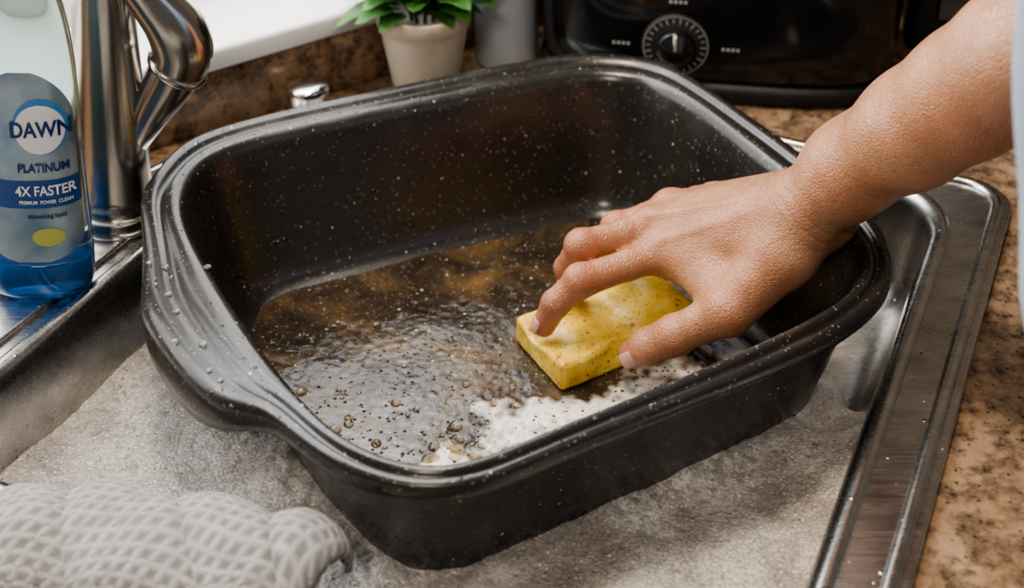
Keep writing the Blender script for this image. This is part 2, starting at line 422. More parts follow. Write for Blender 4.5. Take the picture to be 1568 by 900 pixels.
for q in range(9000):
    a=rng.rand()*6.283; wr=float(water_r(a)); dd=(rng.exponential(.011) if q<4600 else rng.rand()*.16)+.003
    r=wr+dd; x=cen[0]+r*math.cos(a); y=cen[1]+r*math.sin(a)
    s_=x*A[0]+y*A[1]; t_=x*B[0]+y*B[1]
    if not(.41<s_<.89 and -.54<t_<-.09): continue
    if s_>.68 and t_>-.22: continue
    z,left,cl=suds_z(x,y,s_,t_,dd)
    it.append((x,y,z-.0004,.0007+(.0026 if q<4600 else .0012+.0014*left)*rng.rand()**3,.8))
bb=blob_mesh('suds_bubbles',it,M('suds_bubble').set(col=(.97,.95,.92),rough=.04,trans=.85,ior=1.2,spec=1.0).m,None,10,4)
bb.parent=suds

# ------------------------------------------------------------ sponge
bm=bmesh.new(); bmesh.ops.create_cube(bm,size=1)
for v in bm.verts: v.co=Vector((v.co.x*.113,v.co.y*.064,v.co.z*.0225))
bmesh.ops.bevel(bm,geom=bm.edges[:],offset=.002,segments=2,affect='EDGES')
bmesh.ops.triangulate(bm,faces=bm.faces); 
me=D.meshes.new('s'); bm.to_mesh(me); bm.free()
o=link(D.objects.new('sponge',me)); md=o.modifiers.new('r','REMESH'); md.mode='VOXEL'; md.voxel_size=.0012
dg=C.evaluated_depsgraph_get(); me2=D.meshes.new_from_object(o.evaluated_get(dg)); o.modifiers.clear(); o.data=me2
e1=Vector((.87,.49,0)).normalized(); e2=Vector((-e1.y,e1.x,0))
Mx=Matrix.Translation((.0667,.7648,-.0425))@Matrix(((e1.x,e2.x,0,0),(e1.y,e2.y,0,0),(0,0,1,0),(0,0,0,1)))
me2.transform(Mx)
press=[((.0215,.746,-.027),.013,.007),((.0775,.7225,-.030),.018,.011),((.042,.789,-.027),.013,.007),((.071,.813,-.027),.013,.007)]
for v in me2.vertices:
    al=(v.co-Vector((.0667,.7648,-.041))).dot(e1)
    if al>.005: v.co.z+=(v.co.z+.0545)/.025*.008*min(1,(al-.005)/.035)
    for c_,r_,dp in press:
        d=v.co-Vector(c_); w=math.exp(-(d.length/r_)**2)
        if c_[1]<.73: v.co+=Vector((-.2,.95,-.2)).normalized()*dp*w
        else: v.co.z-=dp*w
    v.co+=Vector((noise.noise(v.co*110),noise.noise(v.co*110+Vector((5,0,0))),noise.noise(v.co*110+Vector((0,7,0)))))*.0007
me2.polygons.foreach_set('use_smooth',[True]*len(me2.polygons))
m=M('sponge_foam')
c=m.ramp(m.noise(40,5,.6),[(.3,(.60,.34,.04)),(.5,(.82,.54,.07)),(.7,(.90,.70,.18))])
p=m.dots(330,0,1,.44); p2=m.dots(150,1,3,.38)
c=m.mix(m.math('MULTIPLY',p,.55),c,(.38,.21,.03)); c=m.mix(m.math('MULTIPLY',p2,.8),c,(.24,.12,.025))
m.to(c,'Base Color'); m.set(rough=.36,sss=.15,ssss=.004); m.bump(m.math('MULTIPLY',m.math('ADD',p,p2),-1),.9,.0020)
me2.materials.clear(); me2.materials.append(m.m)

# ------------------------------------------------------------ hand + forearm (signed-distance surface)
def np3(*a): return np.array(a,float)
W_=np3(.1920,.733,.082)
MC={'i':np3(.1037,.7690,.019),'m':np3(.0985,.790,.027),'r':np3(.1130,.810,.028),'p':np3(.133,.8266,.020)}
prims=[]
def cap(a,b,ra,rb,k=.006): prims.append((np.array(a,float),np.array(b,float),ra,rb,k))
wv=np3(.5,.86,0); wv/=np.linalg.norm(wv)
path=[(W_,.0205,.0090),(np3(.2115,.732,.108),.0255,.0095),(np3(.240,.707,.153),.0300,.010),(np3(.260,.686,.188),.0322,.010),(np3(.277,.663,.223),.0340,.010),(np3(.33,.615,.29),.038,.010)]
for (p,r,o_),(p2,r2,o2) in zip(path[:-1],path[1:]):
    for sg in (-1,1): cap(p+wv*o_*sg,p2+wv*o2*sg,r,r2,.016)
cap(W_+wv*.020+np3(.004,0,.009),W_+wv*.019+np3(.012,0,.018),.0095,.009,.010)
wc={'i':-.010,'m':-.003,'r':.004,'p':.011}
for f,rr_ in (('i',.0140),('m',.0136),('r',.0130),('p',.0120)):
    cap(W_+wv*wc[f]*1.0+np3(-.006,.002,-.006),MC[f],.0182,rr_,.014)
for f,g_ in (('i','m'),('m','r'),('r','p')):
    cap(W_+wv*(wc[f]+wc[g_])/2+np3(-.006,.002,-.004),MC[f]*.5+MC[g_]*.5+np3(.010,0,.000),.0185,.0120,.010)
down=np3(.012,.0,-.016)
cap(W_+down*.9+np3(-.012,0,-.008),MC['m']+np3(.012,0,-.012),.017,.012,.014)
cap(W_+down+wv*.006,MC['p']+np3(.01,0,-.01),.015,.012,.014)
FG={'i':[MC['i'],np3(.0465,.7440,.0135),np3(.0295,.7415,-.003),np3(.0215,.7440,-.0235)],
    'm':[MC['m'],np3(.0480,.7715,.0225),np3(.0390,.7800,-.002),np3(.0420,.7885,-.0225)],
    'r':[MC['r'],np3(.074,.804,.016),np3(.0680,.811,-.005),np3(.0723,.813,-.0225)],
    'p':[MC['p'],np3(.1042,.8287,.006),np3(.0985,.831,-.009),np3(.100,.828,-.0255)]}
RD={'i':(.0130,.0110,.0095,.0082),'m':(.0128,.0110,.0095,.0083),'r':(.0120,.0102,.0088,.0076),'p':(.0110,.0090,.0078,.0068)}
fing=[]
for f in 'imrp':
    j=FG[f]; r=RD[f]; L=[]
    L.append((j[0],j[0]*.55+j[1]*.45,r[0],r[1]*.93)); L.append((j[0]*.55+j[1]*.45,j[1],r[1]*.93,r[1]*1.02))
    mid=j[1]*.5+j[2]*.5; L.append((j[1],mid,r[1]*1.02,r[2]*.98)); L.append((mid,j[2],r[2]*.98,r[2]*1.05))
    L.append((j[2],j[3],r[2]*.98,r[3]))
    fing.append(L)
T=[np3(.172,.715,.055),np3(.1380,.7025,.020),np3(.1060,.7110,-.006),np3(.0800,.7185,-.0275)]
tl=[(T[0],T[1],.0200,.0160),(T[1],T[1]*.5+T[2]*.5,.0160,.0128),(T[1]*.5+T[2]*.5,T[2],.0128,.0134),(T[2],T[2]*.4+T[3]*.6,.0130,.0124),(T[2]*.4+T[3]*.6,T[3],.0124,.0096)]
cap(W_+np3(-.008,-.004,-.004),T[0],.0182,.0190,.014)
thumbgrp=tl
webs=[(T[1]+np3(-.004,.010,0),MC['i']+np3(.014,-.008,-.002),.0100,.0100),(T[0],MC['i']+np3(.01,0,-.004),.016,.012),(T[1]+np3(.002,.01,.004),MC['m']+np3(.012,-.004,-.006),.013,.011)]
def sdcone(P,a,b,ra,rb):
    ba=b-a; t=np.clip(((P-a)@ba)/(ba@ba),0,1)
    d=np.sqrt((((P-a)-t[:,None]*ba)**2).sum(1)); return d-(ra+(rb-ra)*t)
def smin(a,b,k):
    h=np.maximum(k-np.abs(a-b),0)/k; return np.minimum(a,b)-h*h*k*.25
up_=np3(-.55,-.35,.75); up_/=np.linalg.norm(up_)
knuck=[(MC[f]+up_*.0056,.0112) for f in 'imr']+[(FG[f][1]+up_*.0026,RD[f][1]*.96) for f in 'imrp']+[(T[1]+np3(-.3,-.75,.6)*.004,.0142),(T[2]+np3(-.2,-.8,.55)*.002,.0124)]
def SDF(P):
    d=np.full(len(P),1.0)
    for a,b,ra,rb,k in prims: d=smin(d,sdcone(P,a,b,ra,rb),k)
    for a,b,ra,rb in webs: d=smin(d,sdcone(P,a,b,ra,rb),.016)
    for L in fing+[thumbgrp]:
        g=np.full(len(P),1.0)
        for a,b,ra,rb in L: g=smin(g,sdcone(P,a,b,ra,rb),.0035)
        d=smin(d,g,.006)
    for c_,r_ in knuck: d=smin(d,np.sqrt(((P-c_)**2).sum(1))-r_,.004)
    return d
lo=np3(.008,.585,-.042); hi=np3(.325,.855,.285); h=.0014
dims=np.ceil((hi-lo)/h).astype(int)+1
xs=[lo[i]+h*np.arange(dims[i]) for i in range(3)]
cs=6; cx=[x[::cs] for x in xs]
CG=np.stack(np.meshgrid(*cx,indexing='ij'),-1).reshape(-1,3); cd=SDF(CG).reshape([len(c) for c in cx])
near=np.abs(cd)<h*cs*1.9
sign=np.where(cd<0,-1.0,1.0)
big=np.repeat(np.repeat(np.repeat(sign,cs,0),cs,1),cs,2)[:dims[0],:dims[1],:dims[2]]
G=np.full(dims,1.0,np.float32); G[:]=big
nearb=np.zeros(dims,bool)
for (a,b,c) in np.argwhere(near):
    nearb[max(a*cs-cs,0):a*cs+cs+1,max(b*cs-cs,0):b*cs+cs+1,max(c*cs-cs,0):c*cs+cs+1]=True
ii=np.argwhere(nearb)
for k0 in range(0,len(ii),400000):
    q=ii[k0:k0+400000]; P=lo+q*h; G[q[:,0],q[:,1],q[:,2]]=SDF(P)
cnt_=np.zeros(np.array(dims)-1,np.int16); acc=np.zeros(tuple(np.array(dims)-1)+(3,),np.float32)
d0,d1,d2=dims
for ax in range(3):
    s0=[slice(None)]*3; s1=[slice(None)]*3; s0[ax]=slice(0,-1); s1[ax]=slice(1,None)
    g0=G[tuple(s0)]; g1=G[tuple(s1)]; cr=(g0<0)!=(g1<0)
    e=np.argwhere(cr); t=g0[cr]/(g0[cr]-g1[cr])
    pos=e.astype(np.float32); pos[:,ax]+=t
    o1,o2=[a for a in range(3) if a!=ax]
    for u in (0,-1):
        for w in (0,-1):
            c=e.copy(); c[:,o1]+=u; c[:,o2]+=w
            ok=(c>=0).all(1)&(c[:,0]<d0-1)&(c[:,1]<d1-1)&(c[:,2]<d2-1)
            cc=c[ok]; np.add.at(cnt_,(cc[:,0],cc[:,1],cc[:,2]),1)
            np.add.at(acc,(cc[:,0],cc[:,1],cc[:,2]),pos[ok])
act=np.argwhere(cnt_>0); vid=-np.ones(cnt_.shape,np.int64); vid[cnt_>0]=np.arange(len(act))
VP=lo+h*(acc[cnt_>0]/cnt_[cnt_>0][:,None])
FQ=[]
for ax in range(3):
    s0=[slice(None)]*3; s1=[slice(None)]*3; s0[ax]=slice(0,-1); s1[ax]=slice(1,None)
    g0=G[tuple(s0)]; g1=G[tuple(s1)]; cr=(g0<0)!=(g1<0); e=np.argwhere(cr); fl=(g0[cr]<0)
    o1,o2=[(1,2),(2,0),(0,1)][ax]
    q=[]
    ok=(e[:,o1]>0)&(e[:,o2]>0)&(e[:,o1]<dims[o1]-1)&(e[:,o2]<dims[o2]-1)
    e=e[ok]; fl=fl[ok]
    for (u,w) in ((-1,-1),(0,-1),(0,0),(-1,0)):
        c=e.copy(); c[:,o1]+=u; c[:,o2]+=w; q.append(vid[c[:,0],c[:,1],c[:,2]])
    q=np.stack(q,1); q[~fl]=q[~fl][:,::-1]; FQ.append(q)
FQ=np.concatenate(FQ); FQ=FQ[(FQ>=0).all(1)]
e_=2e-4
def grad(VP,d): return np.stack([(SDF(VP+np.eye(3)[i]*e_)-d)/e_ for i in range(3)],1)
for _ in range(3):
    d=SDF(VP); g=grad(VP,d); n2=(g**2).sum(1)
    VP=VP-g*(d/np.maximum(n2,.3))[:,None]*.8
NV=grad(VP,SDF(VP)); NV/=np.maximum(np.linalg.norm(NV,axis=1),.2)[:,None]
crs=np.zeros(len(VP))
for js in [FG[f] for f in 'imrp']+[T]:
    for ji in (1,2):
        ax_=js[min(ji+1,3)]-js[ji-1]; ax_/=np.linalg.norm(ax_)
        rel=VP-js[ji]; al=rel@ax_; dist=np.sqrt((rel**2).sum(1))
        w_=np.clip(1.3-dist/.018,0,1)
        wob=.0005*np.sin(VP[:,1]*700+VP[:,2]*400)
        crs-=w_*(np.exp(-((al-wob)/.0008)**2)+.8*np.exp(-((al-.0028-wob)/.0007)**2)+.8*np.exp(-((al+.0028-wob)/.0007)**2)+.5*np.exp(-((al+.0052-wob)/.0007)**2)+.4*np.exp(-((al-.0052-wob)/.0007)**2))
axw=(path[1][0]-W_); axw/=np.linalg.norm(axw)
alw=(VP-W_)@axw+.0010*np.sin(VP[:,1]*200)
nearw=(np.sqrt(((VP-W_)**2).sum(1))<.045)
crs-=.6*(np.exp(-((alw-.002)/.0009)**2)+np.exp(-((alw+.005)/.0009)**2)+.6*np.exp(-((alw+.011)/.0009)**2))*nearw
def segd(P,a,b):
    ba=b-a; t=np.clip(((P-a)@ba)/(ba@ba),0,1); return np.sqrt((((P-a)-t[:,None]*ba)**2).sum(1)),t
disp=.00062*crs
topm=np.clip(NV@up_*1.6,0,1)
for f in 'imr':
    ax_=MC[f]-W_; ax_/=np.linalg.norm(ax_); rel=VP-MC[f]; al=rel@ax_; dist=np.sqrt((rel**2).sum(1))
    w_=np.clip(1.2-dist/.018,0,1)*topm
    wr_=w_*sum(np.exp(-((al-o_-.0006*np.sin(VP[:,1]*500+o_*900))/.0006)**2) for o_ in (-.006,-.003,0,.003,.006))
    disp-=.00034*wr_; crs-=.5*wr_
for f in 'imr':
    a=W_+wv*wc[f]+up_*.018; b=MC[f]+up_*.013
    dd_,tt=segd(VP,a,b); disp+=topm*.0020*np.exp(-(dd_/.0036)**2)*np.clip(tt*1.6,0,1)
for a,b in ((W_+wv*.004+up_*.02,MC['m']*.5+MC['r']*.5+up_*.012),(W_-wv*.008+up_*.02,MC['i']*.55+MC['m']*.45+np3(.02,0,.01)+up_*.013),(W_+wv*.014+up_*.018,MC['r']*.5+MC['p']*.5+np3(.02,0,.01)+up_*.012),(path[2][0]+up_*.03,W_+up_*.022+wv*.01)):
    dd_,tt=segd(VP+.0018*np.sin(VP[:,[1,2,0]]*220),a,b); disp+=topm*.0012*np.exp(-(dd_/.0024)**2)
VP=VP+NV*disp[:,None]
person=empty('person')
m=M('skin')
red=m.attr('redness'); n=m.noise(60,5,.65); f2=m.noise(16,3,.5)
c=m.ramp(n,[(.3,(.36,.165,.082)),(.7,(.48,.25,.138))])
c=m.mix(m.ramp(f2,[(.35,.40),(.6,0)]),c,(.44,.17,.09))
c=m.mix(m.ramp(m.vor(260),[(.04,.35),(.10,0)]),c,(.26,.11,.05))
c=m.mix(red,c,(.51,.125,.075))
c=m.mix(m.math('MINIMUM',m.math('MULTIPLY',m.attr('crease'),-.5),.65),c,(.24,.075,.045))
m.to(c,'Base Color'); m.set(sss=.07,sssr=(1,.35,.2),ssss=.004,spec=.6)
m.to(m.ramp(m.noise(22,3),[(.3,.20),(.7,.40)]),'Roughness')
bn=m.bump(m.ramp(m.vor(430,feat='DISTANCE_TO_EDGE'),[(0,0),(.18,1)]),.38,.0009)
m.bump(m.noise(140,5,.7),.38,.0015,bn)
SKIN=m.m
hand=mesh_obj('hand_and_forearm',VP,FQ,SKIN,True,person)
redn=np.zeros(len(VP))
for f in 'imrp':
    for p,w_,r_ in ((MC[f],.6,.015),(FG[f][1],.8,.013),(FG[f][2],.4,.010),(FG[f][3],.65,.013)):
        redn=np.maximum(redn,w_*np.exp(-((VP-p)**2).sum(1)/r_**2))
for p,w_,r_ in ((T[1],.35,.018),(T[2],.5,.015),(T[3],.65,.015)):
    redn=np.maximum(redn,w_*np.exp(-((VP-p)**2).sum(1)/r_**2))
for nm,a in (('redness',redn),('crease',crs)):
    at=hand.data.attributes.new(nm,'FLOAT','POINT'); at.data.foreach_set('value',a.astype(np.float32))
NAIL=M('fingernail').set(col=(.62,.35,.26),rough=.2,spec=.6,sss=.1,ssss=.003).m
def nail(name,j2,j3,r,dors,L=.0115,Wd=.0100):
    a=Vector(j3-j2).normalized(); d=Vector(dors); d=(d-a*d.dot(a)).normalized(); s=a.cross(d)
    c=Vector(j3)-a*.0005; V=[];F=[];nu,nv=10,10
    for i in range(nu+1):
        for j in range(nv+1):
            u=i/nu*2-1; v=j/nv*2-1
            uu=u*L/2; vv=v*Wd/2*(1-.25*abs(u)**3)
            ang=vv/(r*1.02); hgt=r*1.03
            V.append(tuple(c+a*uu+s*math.sin(ang)*hgt+d*(math.cos(ang)*hgt-.0016*max(u,0)**2)))
    for i in range(nu):
        for j in range(nv):
            q=i*(nv+1)+j; F.append((q,q+1,q+nv+2,q+nv+1))
    o=mesh_obj(name,V,F,NAIL,True,person); md=o.modifiers.new('s','SOLIDIFY'); md.thickness=.0006; md.offset=0
nail('nail_index',FG['i'][2],FG['i'][3],.0085,(-.85,-.45,.3))
nail('nail_middle',FG['m'][2],FG['m'][3],.0086,(-.9,-.1,.3))
nail('nail_ring',FG['r'][2],FG['r'][3],.0079,(-.9,.2,.3))
nail('nail_little',FG['p'][2],FG['p'][3],.0071,(-.9,.2,.3),.009,.0075)
nail('nail_thumb',T[2],T[3],.0102,(-.35,-.85,.15),.0130,.0115)
m=M('blue_shirt'); m.set(col=(.20,.26,.35),rough=.85,sheen=.3); m.bump(m.noise(300,3),.2,.0005); SH=m.m
shirt=tube('shirt_sleeve',[(.318,.630,.268),(.340,.605,.30),(.38,.53,.38),(.40,.46,.48)],[.055,.060,.070,.085],SH,40,person,8,False)
md=shirt.modifiers.new('s','SOLIDIFY'); md.thickness=.002
rings=[]
for cx_,cy_,z_,ra_,rb_ in catmull([(.475,.33,-.30,.14,.10),(.465,.345,-.10,.14,.10),(.46,.36,.02,.14,.10),(.425,.42,.10,.14,.10),(.369,.455,.17,.14,.10),(.350,.46,.25,.14,.10),(.334,.46,.33,.14,.10),(.334,.455,.45,.145,.10),(.355,.43,.60,.12,.09),(.37,.41,.68,.06,.06)],5):
    rings.append([(cx_+ra_*math.cos(2*math.pi*k/60)*(1+.015*math.sin(9*2*math.pi*k/60)),cy_+rb_*math.sin(2*math.pi*k/60),z_) for k in range(60)])
loft('shirt_torso',rings,SH,True,True,person)

# ------------------------------------------------------------ faucet
fa=empty('kitchen_faucet'); lean=(math.sin(math.radians(5)),0,math.cos(math.radians(5)))
fb=(-.285,.825,.009)
prof=[(.0,0),(.0290,0),(.0295,.002),(.0295,.008),(.0275,.010),(.0275,.0125),(.0282,.0135),(.0282,.022),(.0265,.0235),(.0262,.030),(.0252,.05),(.0238,.09),(.0222,.13),(.0210,.165),(.0198,.20),(.0178,.235),(.0145,.25)]
lathe('column',prof,NICKEL,fb,lean,56,fa)
top=Vector(fb)+Vector(lean)*.245
tube('gooseneck',[top,top+Vector((.01,0,.08)),top+Vector((.05,-.03,.14)),top+Vector((.10,-.06,.13)),top+Vector((.13,-.075,.09)),top+Vector((.135,-.08,.05))],[.013,.0125,.0125,.0125,.014,.015],NICKEL,28,fa)
tube('handle_stub',[(-.268,.826,.068),(-.2480,.822,.100),(-.2330,.820,.122),(-.2260,.819,.134)],[.010,.0140,.0170,.0185],NICKEL,32,fa)
ax=(Vector((-.226,.819,.134))-Vector((-.236,.821,.118))).normalized()
lathe('joint_ring',[(.0185,0),(.0208,.0008),(.0213,.003),(.0208,.0052),(.0185,.006)],NICKEL,(-.2262,.819,.1335),ax,40,fa)
tube('lever',[(-.2245,.819,.137),(-.2195,.817,.152),(-.2230,.814,.170),(-.2350,.812,.190),(-.2500,.808,.214),(-.262,.803,.238)],[.0195,.0205,.0192,.0155,.0115,.008],NICKEL,32,fa)
lathe('air_gap_cap',[(.0,0),(.0205,0),(.0205,.003),(.0175,.005),(.0172,.018),(.0178,.019),(.0178,.024),(.016,.0262),(.008,.0275),(0.0001,.0278)],CHROME,(-.167,.988,.0058),n=40)

# ------------------------------------------------------------ dish soap bottle
bt=empty('dish_soap_bottle')
bo=Vector((-.313,.746,.0102)); bl=math.radians(5)
Rb=Matrix.Translation(bo)@Matrix.Rotation(bl,4,'Y')@Matrix.Rotation(math.radians(8),4,'Z')
bp=[(0,.027,.018),(.003,.0315,.0215),(.010,.0332,.023),(.03,.0335,.0235),(.055,.0328,.023),(.085,.0315,.022),(.115,.0308,.0215),(.145,.0305,.021),(.165,.0300,.020),(.185,.0285,.0185),(.205,.0255,.0165),(.222,.0205,.0145),(.238,.0145,.0135),(.26,.013,.013)]
bz=np.array([b[0] for b in bp]); bw=np.array([b[1] for b in bp]); bd=np.array([b[2] for b in bp])
def bring(z,ins=0,n=56,e=2.4):
    w_=np.interp(z,bz,bw)-ins; d_=np.interp(z,bz,bd)-ins; out=[]
    for i in range(n):
        a=2*math.pi*i/n; c_=math.cos(a); s_=math.sin(a)
        out.append(tuple(Rb@Vector((w_*math.copysign(abs(c_)**(2/e),c_),d_*math.copysign(abs(s_)**(2/e),s_),z))))
    return out
PL=M('clear_plastic').set(col=(.36,.46,.45),rough=.05,trans=.95,ior=1.30,spec=.8).m
loft('bottle_shell',[bring(z) for z in [.0308]+list(np.linspace(.034,.26,34))],PL,False,False,bt)
LQ=M('blue_detergent').set(col=(.0,.095,.32),rough=.06,trans=.45,ior=1.33,spec=.6).m
loft('blue_soap',[bring(z) for z in [0,.0015,.003,.006,.010,.016,.022,.028,.0306]],LQ,True,True,bt)
loft('bottle_cap',[[tuple(Rb@Vector((r*math.cos(a*math.pi/16),r*math.sin(a*math.pi/16),z))) for a in range(32)] for r,z in [(.0145,.257),(.0150,.258),(.0150,.277),(.008,.283),(.006,.30)]],WHITE,True,True,bt)
def bsurf(x,z,off):
    w_=float(np.interp(z,bz,bw)); d_=float(np.interp(z,bz,bd)); q=min(abs(x)/w_,.985)
    y=-d_*(1-q**2.4)**(1/2.4)-off; return tuple(Rb@Vector((x,y,z)))
def patch(name,outline,mat,off,grid=.0016):
    V=[];F=[];x0,x1,z0,z1=outline[0]; fn=outline[1]; nx=int((x1-x0)/grid);nzv=int((z1-z0)/grid); 
    for j in range(nzv+1):
        z=z0+(z1-z0)*j/nzv; a,b=fn(z)
        for i in range(nx+1): V.append(bsurf(a+(b-a)*i/nx,z,off))
    for j in range(nzv):
        for i in range(nx):
            q=j*(nx+1)+i; F.append((q,q+1,q+nx+2,q+nx+1))
    return mesh_obj(name,V,F,mat,True,bt)
m=M('silver_label'); c=m.ramp(m.noise(20,3),[(.35,(.13,.24,.34)),(.65,(.46,.54,.58))]); m.to(c,'Base Color'); m.set(rough=.3,metal=.45); SIL=m.m
NAVY=simple('navy_ink',(.01,.03,.16),.35); LW=simple('label_white',(.8,.83,.85),.4); SKY=simple('label_blue',(.06,.25,.55),.35); YEL=simple('label_yellow',(.45,.48,.12),.4)
def lblw(z):
    w_=float(np.interp(z,bz,bw))*.93
    k=1.0
    if z>.135: k=math.sqrt(max(0.02,1-((z-.135)/.036)**2))
    if z<.052: k=math.sqrt(max(.02,1-((.052-z)/.019)**2))
    return -w_*k,w_*k
patch('label',((-.032,.032,.034,.170),lblw),SIL,.0004)
def ell(cx,cz,rx,rz):
    return ((cx-rx,cx+rx,cz-rz,cz+rz),lambda z:(cx-rx*math.sqrt(max(0,1-((z-cz)/rz)**2)),cx+rx*math.sqrt(max(0,1-((z-cz)/rz)**2))))
LX=.010
patch('logo_outer',ell(LX,.133,.0160,.0195),SKY,.0008,.001)
patch('logo_inner',ell(LX-.0005,.1312,.0146,.0172),LW,.0011,.001)
patch('banner',((-.033,.033,.075,.095),lambda z:(-float(np.interp(z,bz,bw))*.94,float(np.interp(z,bz,bw))*.94)),simple('banner_blue',(.015,.07,.26),.35),.0008)
patch('lemon_patch',ell(.010,.053,.010,.007),YEL,.0008,.001)
def text(body,cx,cz,size,mat,off):
    cu=D.curves.new('t','FONT'); cu.body=body; cu.size=size; cu.align_x='CENTER'; cu.align_y='CENTER'; cu.offset=size*.025
    o=link(D.objects.new('t',cu)); dg=C.evaluated_depsgraph_get(); me=D.meshes.new_from_object(o.evaluated_get(dg)); D.objects.remove(o)
    bm=bmesh.new(); bm.from_mesh(me); bmesh.ops.triangulate(bm,faces=bm.faces); bm.to_mesh(me); bm.free()
    for v in me.vertices: v.co=Vector(bsurf(cx+v.co.x,cz+v.co.y*1.35,off))
    me.materials.clear(); me.materials.append(mat); o=link(D.objects.new('label_text',me)); o.parent=bt
text('DAWN',LX,.1312,.0112,NAVY,.0016)
text('PLATINUM',LX,.104,.0064,NAVY,.0012)
text('4X FASTER',LX,.0875,.0074,LW,.0014)
text('PREMIUM  POWER  CLEAN',LX,.0795,.0027,LW,.0014)
text('dishwashing liquid',LX,.069,.0032,NAVY,.0012)

# ------------------------------------------------------------ potted plant
pp=empty('potted_plant'); pc=(-.074,1.039,.0065)
m=M('cream_ceramic'); m.to(m.ramp(m.noise(60,4),[(.3,(.58,.48,.36)),(.7,(.68,.58,.46))]),'Base Color'); m.set(rough=.6)
lathe('pot',[(.0,0),(.027,0),(.0285,.002),(.0365,.052),(.0388,.058),(.0395,.0585),(.0402,.070),(.0395,.0715),(.0365,.071),(.035,.062),(.0,.060)],m.m,pc,parent=pp)
m=M('leaf_green'); m.to(m.ramp(m.noise(30,3),[(.3,(.02,.09,.012)),(.7,(.08,.22,.04))]),'Base Color'); m.set(rough=.45,sss=.1,ssss=.002); LEAF=m.m
V=[];F=[]
def leaf(base,dirv,L,Wd,droop):
    d=Vector(dirv).normalized(); s=d.cross(Vector((0,0,1)));
    if s.length<.1: s=Vector((1,0,0))
    s.normalize(); u=s.cross(d).normalized(); b=len(V); n=8
    for i in range(n+1):
        t=i/n; w=Wd*math.sin(math.pi*min(1,t*.93+.05))**.8*(1-.35*t)
        c=Vector(base)+d*L*t-Vector((0,0,1))*droop*L*t*t
        for k in (-1,-.5,0,.5,1): V.append(tuple(c+s*w*k+u*(.18*w*abs(k))+u*.0008*math.sin(i*2+k*3)))
    for i in range(n):
        for k in range(4):
            q=b+i*5+k; F.append((q,q+1,q+6,q+5))
for i in range(220):
    a=rng.rand()*6.283; el=rng.rand()*1.3-.03; r=.028*rng.rand()
    base=(pc[0]+r*math.cos(a),pc[1]+r*math.sin(a),pc[2]+.072+.05*rng.rand())
    L_=.030+.028*rng.rand()
    if abs(math.cos(a))<.5 : L_*=.6
    if math.cos(a)>.4 and math.sin(a)>0: L_*=.55
    leaf(base,(math.cos(a)*math.cos(el),math.sin(a)*math.cos(el),math.sin(el)+.1),L_,.012+.006*rng.rand(),.25+.25*rng.rand())
mesh_obj('leaves',V,F,LEAF,True,pp)
for i in range(9):
    a=i*.7; tube('stem',[(pc[0]+.01*math.cos(a),pc[1]+.01*math.sin(a),pc[2]+.06),(pc[0]+.018*math.cos(a),pc[1]+.018*math.sin(a),pc[2]+.10),(pc[0]+.03*math.cos(a),pc[1]+.03*math.sin(a),pc[2]+.13)],[.0015,.0013,.001],LEAF,8,pp,3)

m=M('canister_plastic').set(col=(.62,.67,.73),rough=.4)
lathe('storage_canister',[(.0,0),(.026,0),(.028,.003),(.028,.15),(.0295,.151),(.0295,.17),(.027,.173),(0,.173)],m.m,(-.005,1.096,.0005),n=48)

# ------------------------------------------------------------ slow cooker
ck=empty('slow_cooker'); ca=math.atan2(-.047,.302); cc=(.180,1.088)
def cring(hw_,hd_,z,n=72,e=3.6):
    out=[]; hw_+=.003
    for i in range(n):
        a=2*math.pi*i/n; c_=math.cos(a); s_=math.sin(a)
        x=hw_*math.copysign(abs(c_)**(2/e),c_); y=hd_*math.copysign(abs(s_)**(2/e),s_)
        out.append((cc[0]+x*math.cos(ca)-y*math.sin(ca),cc[1]+x*math.sin(ca)+y*math.cos(ca),z))
    return out
def CL(x,y,z): return (cc[0]+x*math.cos(ca)-y*math.sin(ca),cc[1]+x*math.sin(ca)+y*math.cos(ca),z)
GB=M('gloss_black').set(col=(.008,.0075,.0075),rough=.14,spec=.5,coat=.2).m
MB=simple('matte_black',(.009,.008,.008),.5)
loft('base_ring',[cring(.138,.068,.001),cring(.147,.077,.002),cring(.150,.080,.006),cring(.150,.080,.015),cring(.146,.076,.019)],MB,True,True,ck)
loft('housing',[cring(.143,.073,.017),cring(.147,.077,.024),cring(.149,.079,.05),cring(.150,.080,.10),cring(.149,.079,.145),cring(.145,.075,.155)],GB,True,True,ck)
loft('crock_rim',[cring(.135,.068,.155),cring(.142,.074,.157),cring(.142,.074,.165),cring(.134,.067,.168)],MB,True,True,ck)
loft('glass_lid',[cring(.133,.066,.167),cring(.128,.062,.176),cring(.10,.048,.19),cring(.04,.02,.198)],GB,True,True,ck)
lathe('lid_knob',[(.008,0),(.01,.01),(.018,.014),(.018,.022),(.01,.026)],MB,CL(0,0,.196),n=24,parent=ck)
for sg in (-1,1):
    tube('side_handle',[CL(sg*.148,-.035,.12),CL(sg*.156,-.03,.122),CL(sg*.158,0,.122),CL(sg*.156,.03,.122),CL(sg*.148,.035,.12)],[.006]*5,MB,16,ck)
GREY=simple('dial_marking',(.38,.37,.35),.4); fd=Vector((math.sin(ca),-math.cos(ca),0))
dc=Vector(CL(-.033,-.0795,.0535))
lathe('dial_plate',[(0,0),(.0285,0),(.0285,.0012),(.027,.0018),(0,.0018)],MB,dc-fd*.001,fd,40,ck)
lathe('dial_knob',[(0,0),(.0165,0),(.0155,.009),(.0145,.011),(0,.0115)],GB,dc,fd,36,ck)
ex=Vector((math.cos(ca),math.sin(ca),0)); ez=Vector((0,0,1))
V=[];F=[]
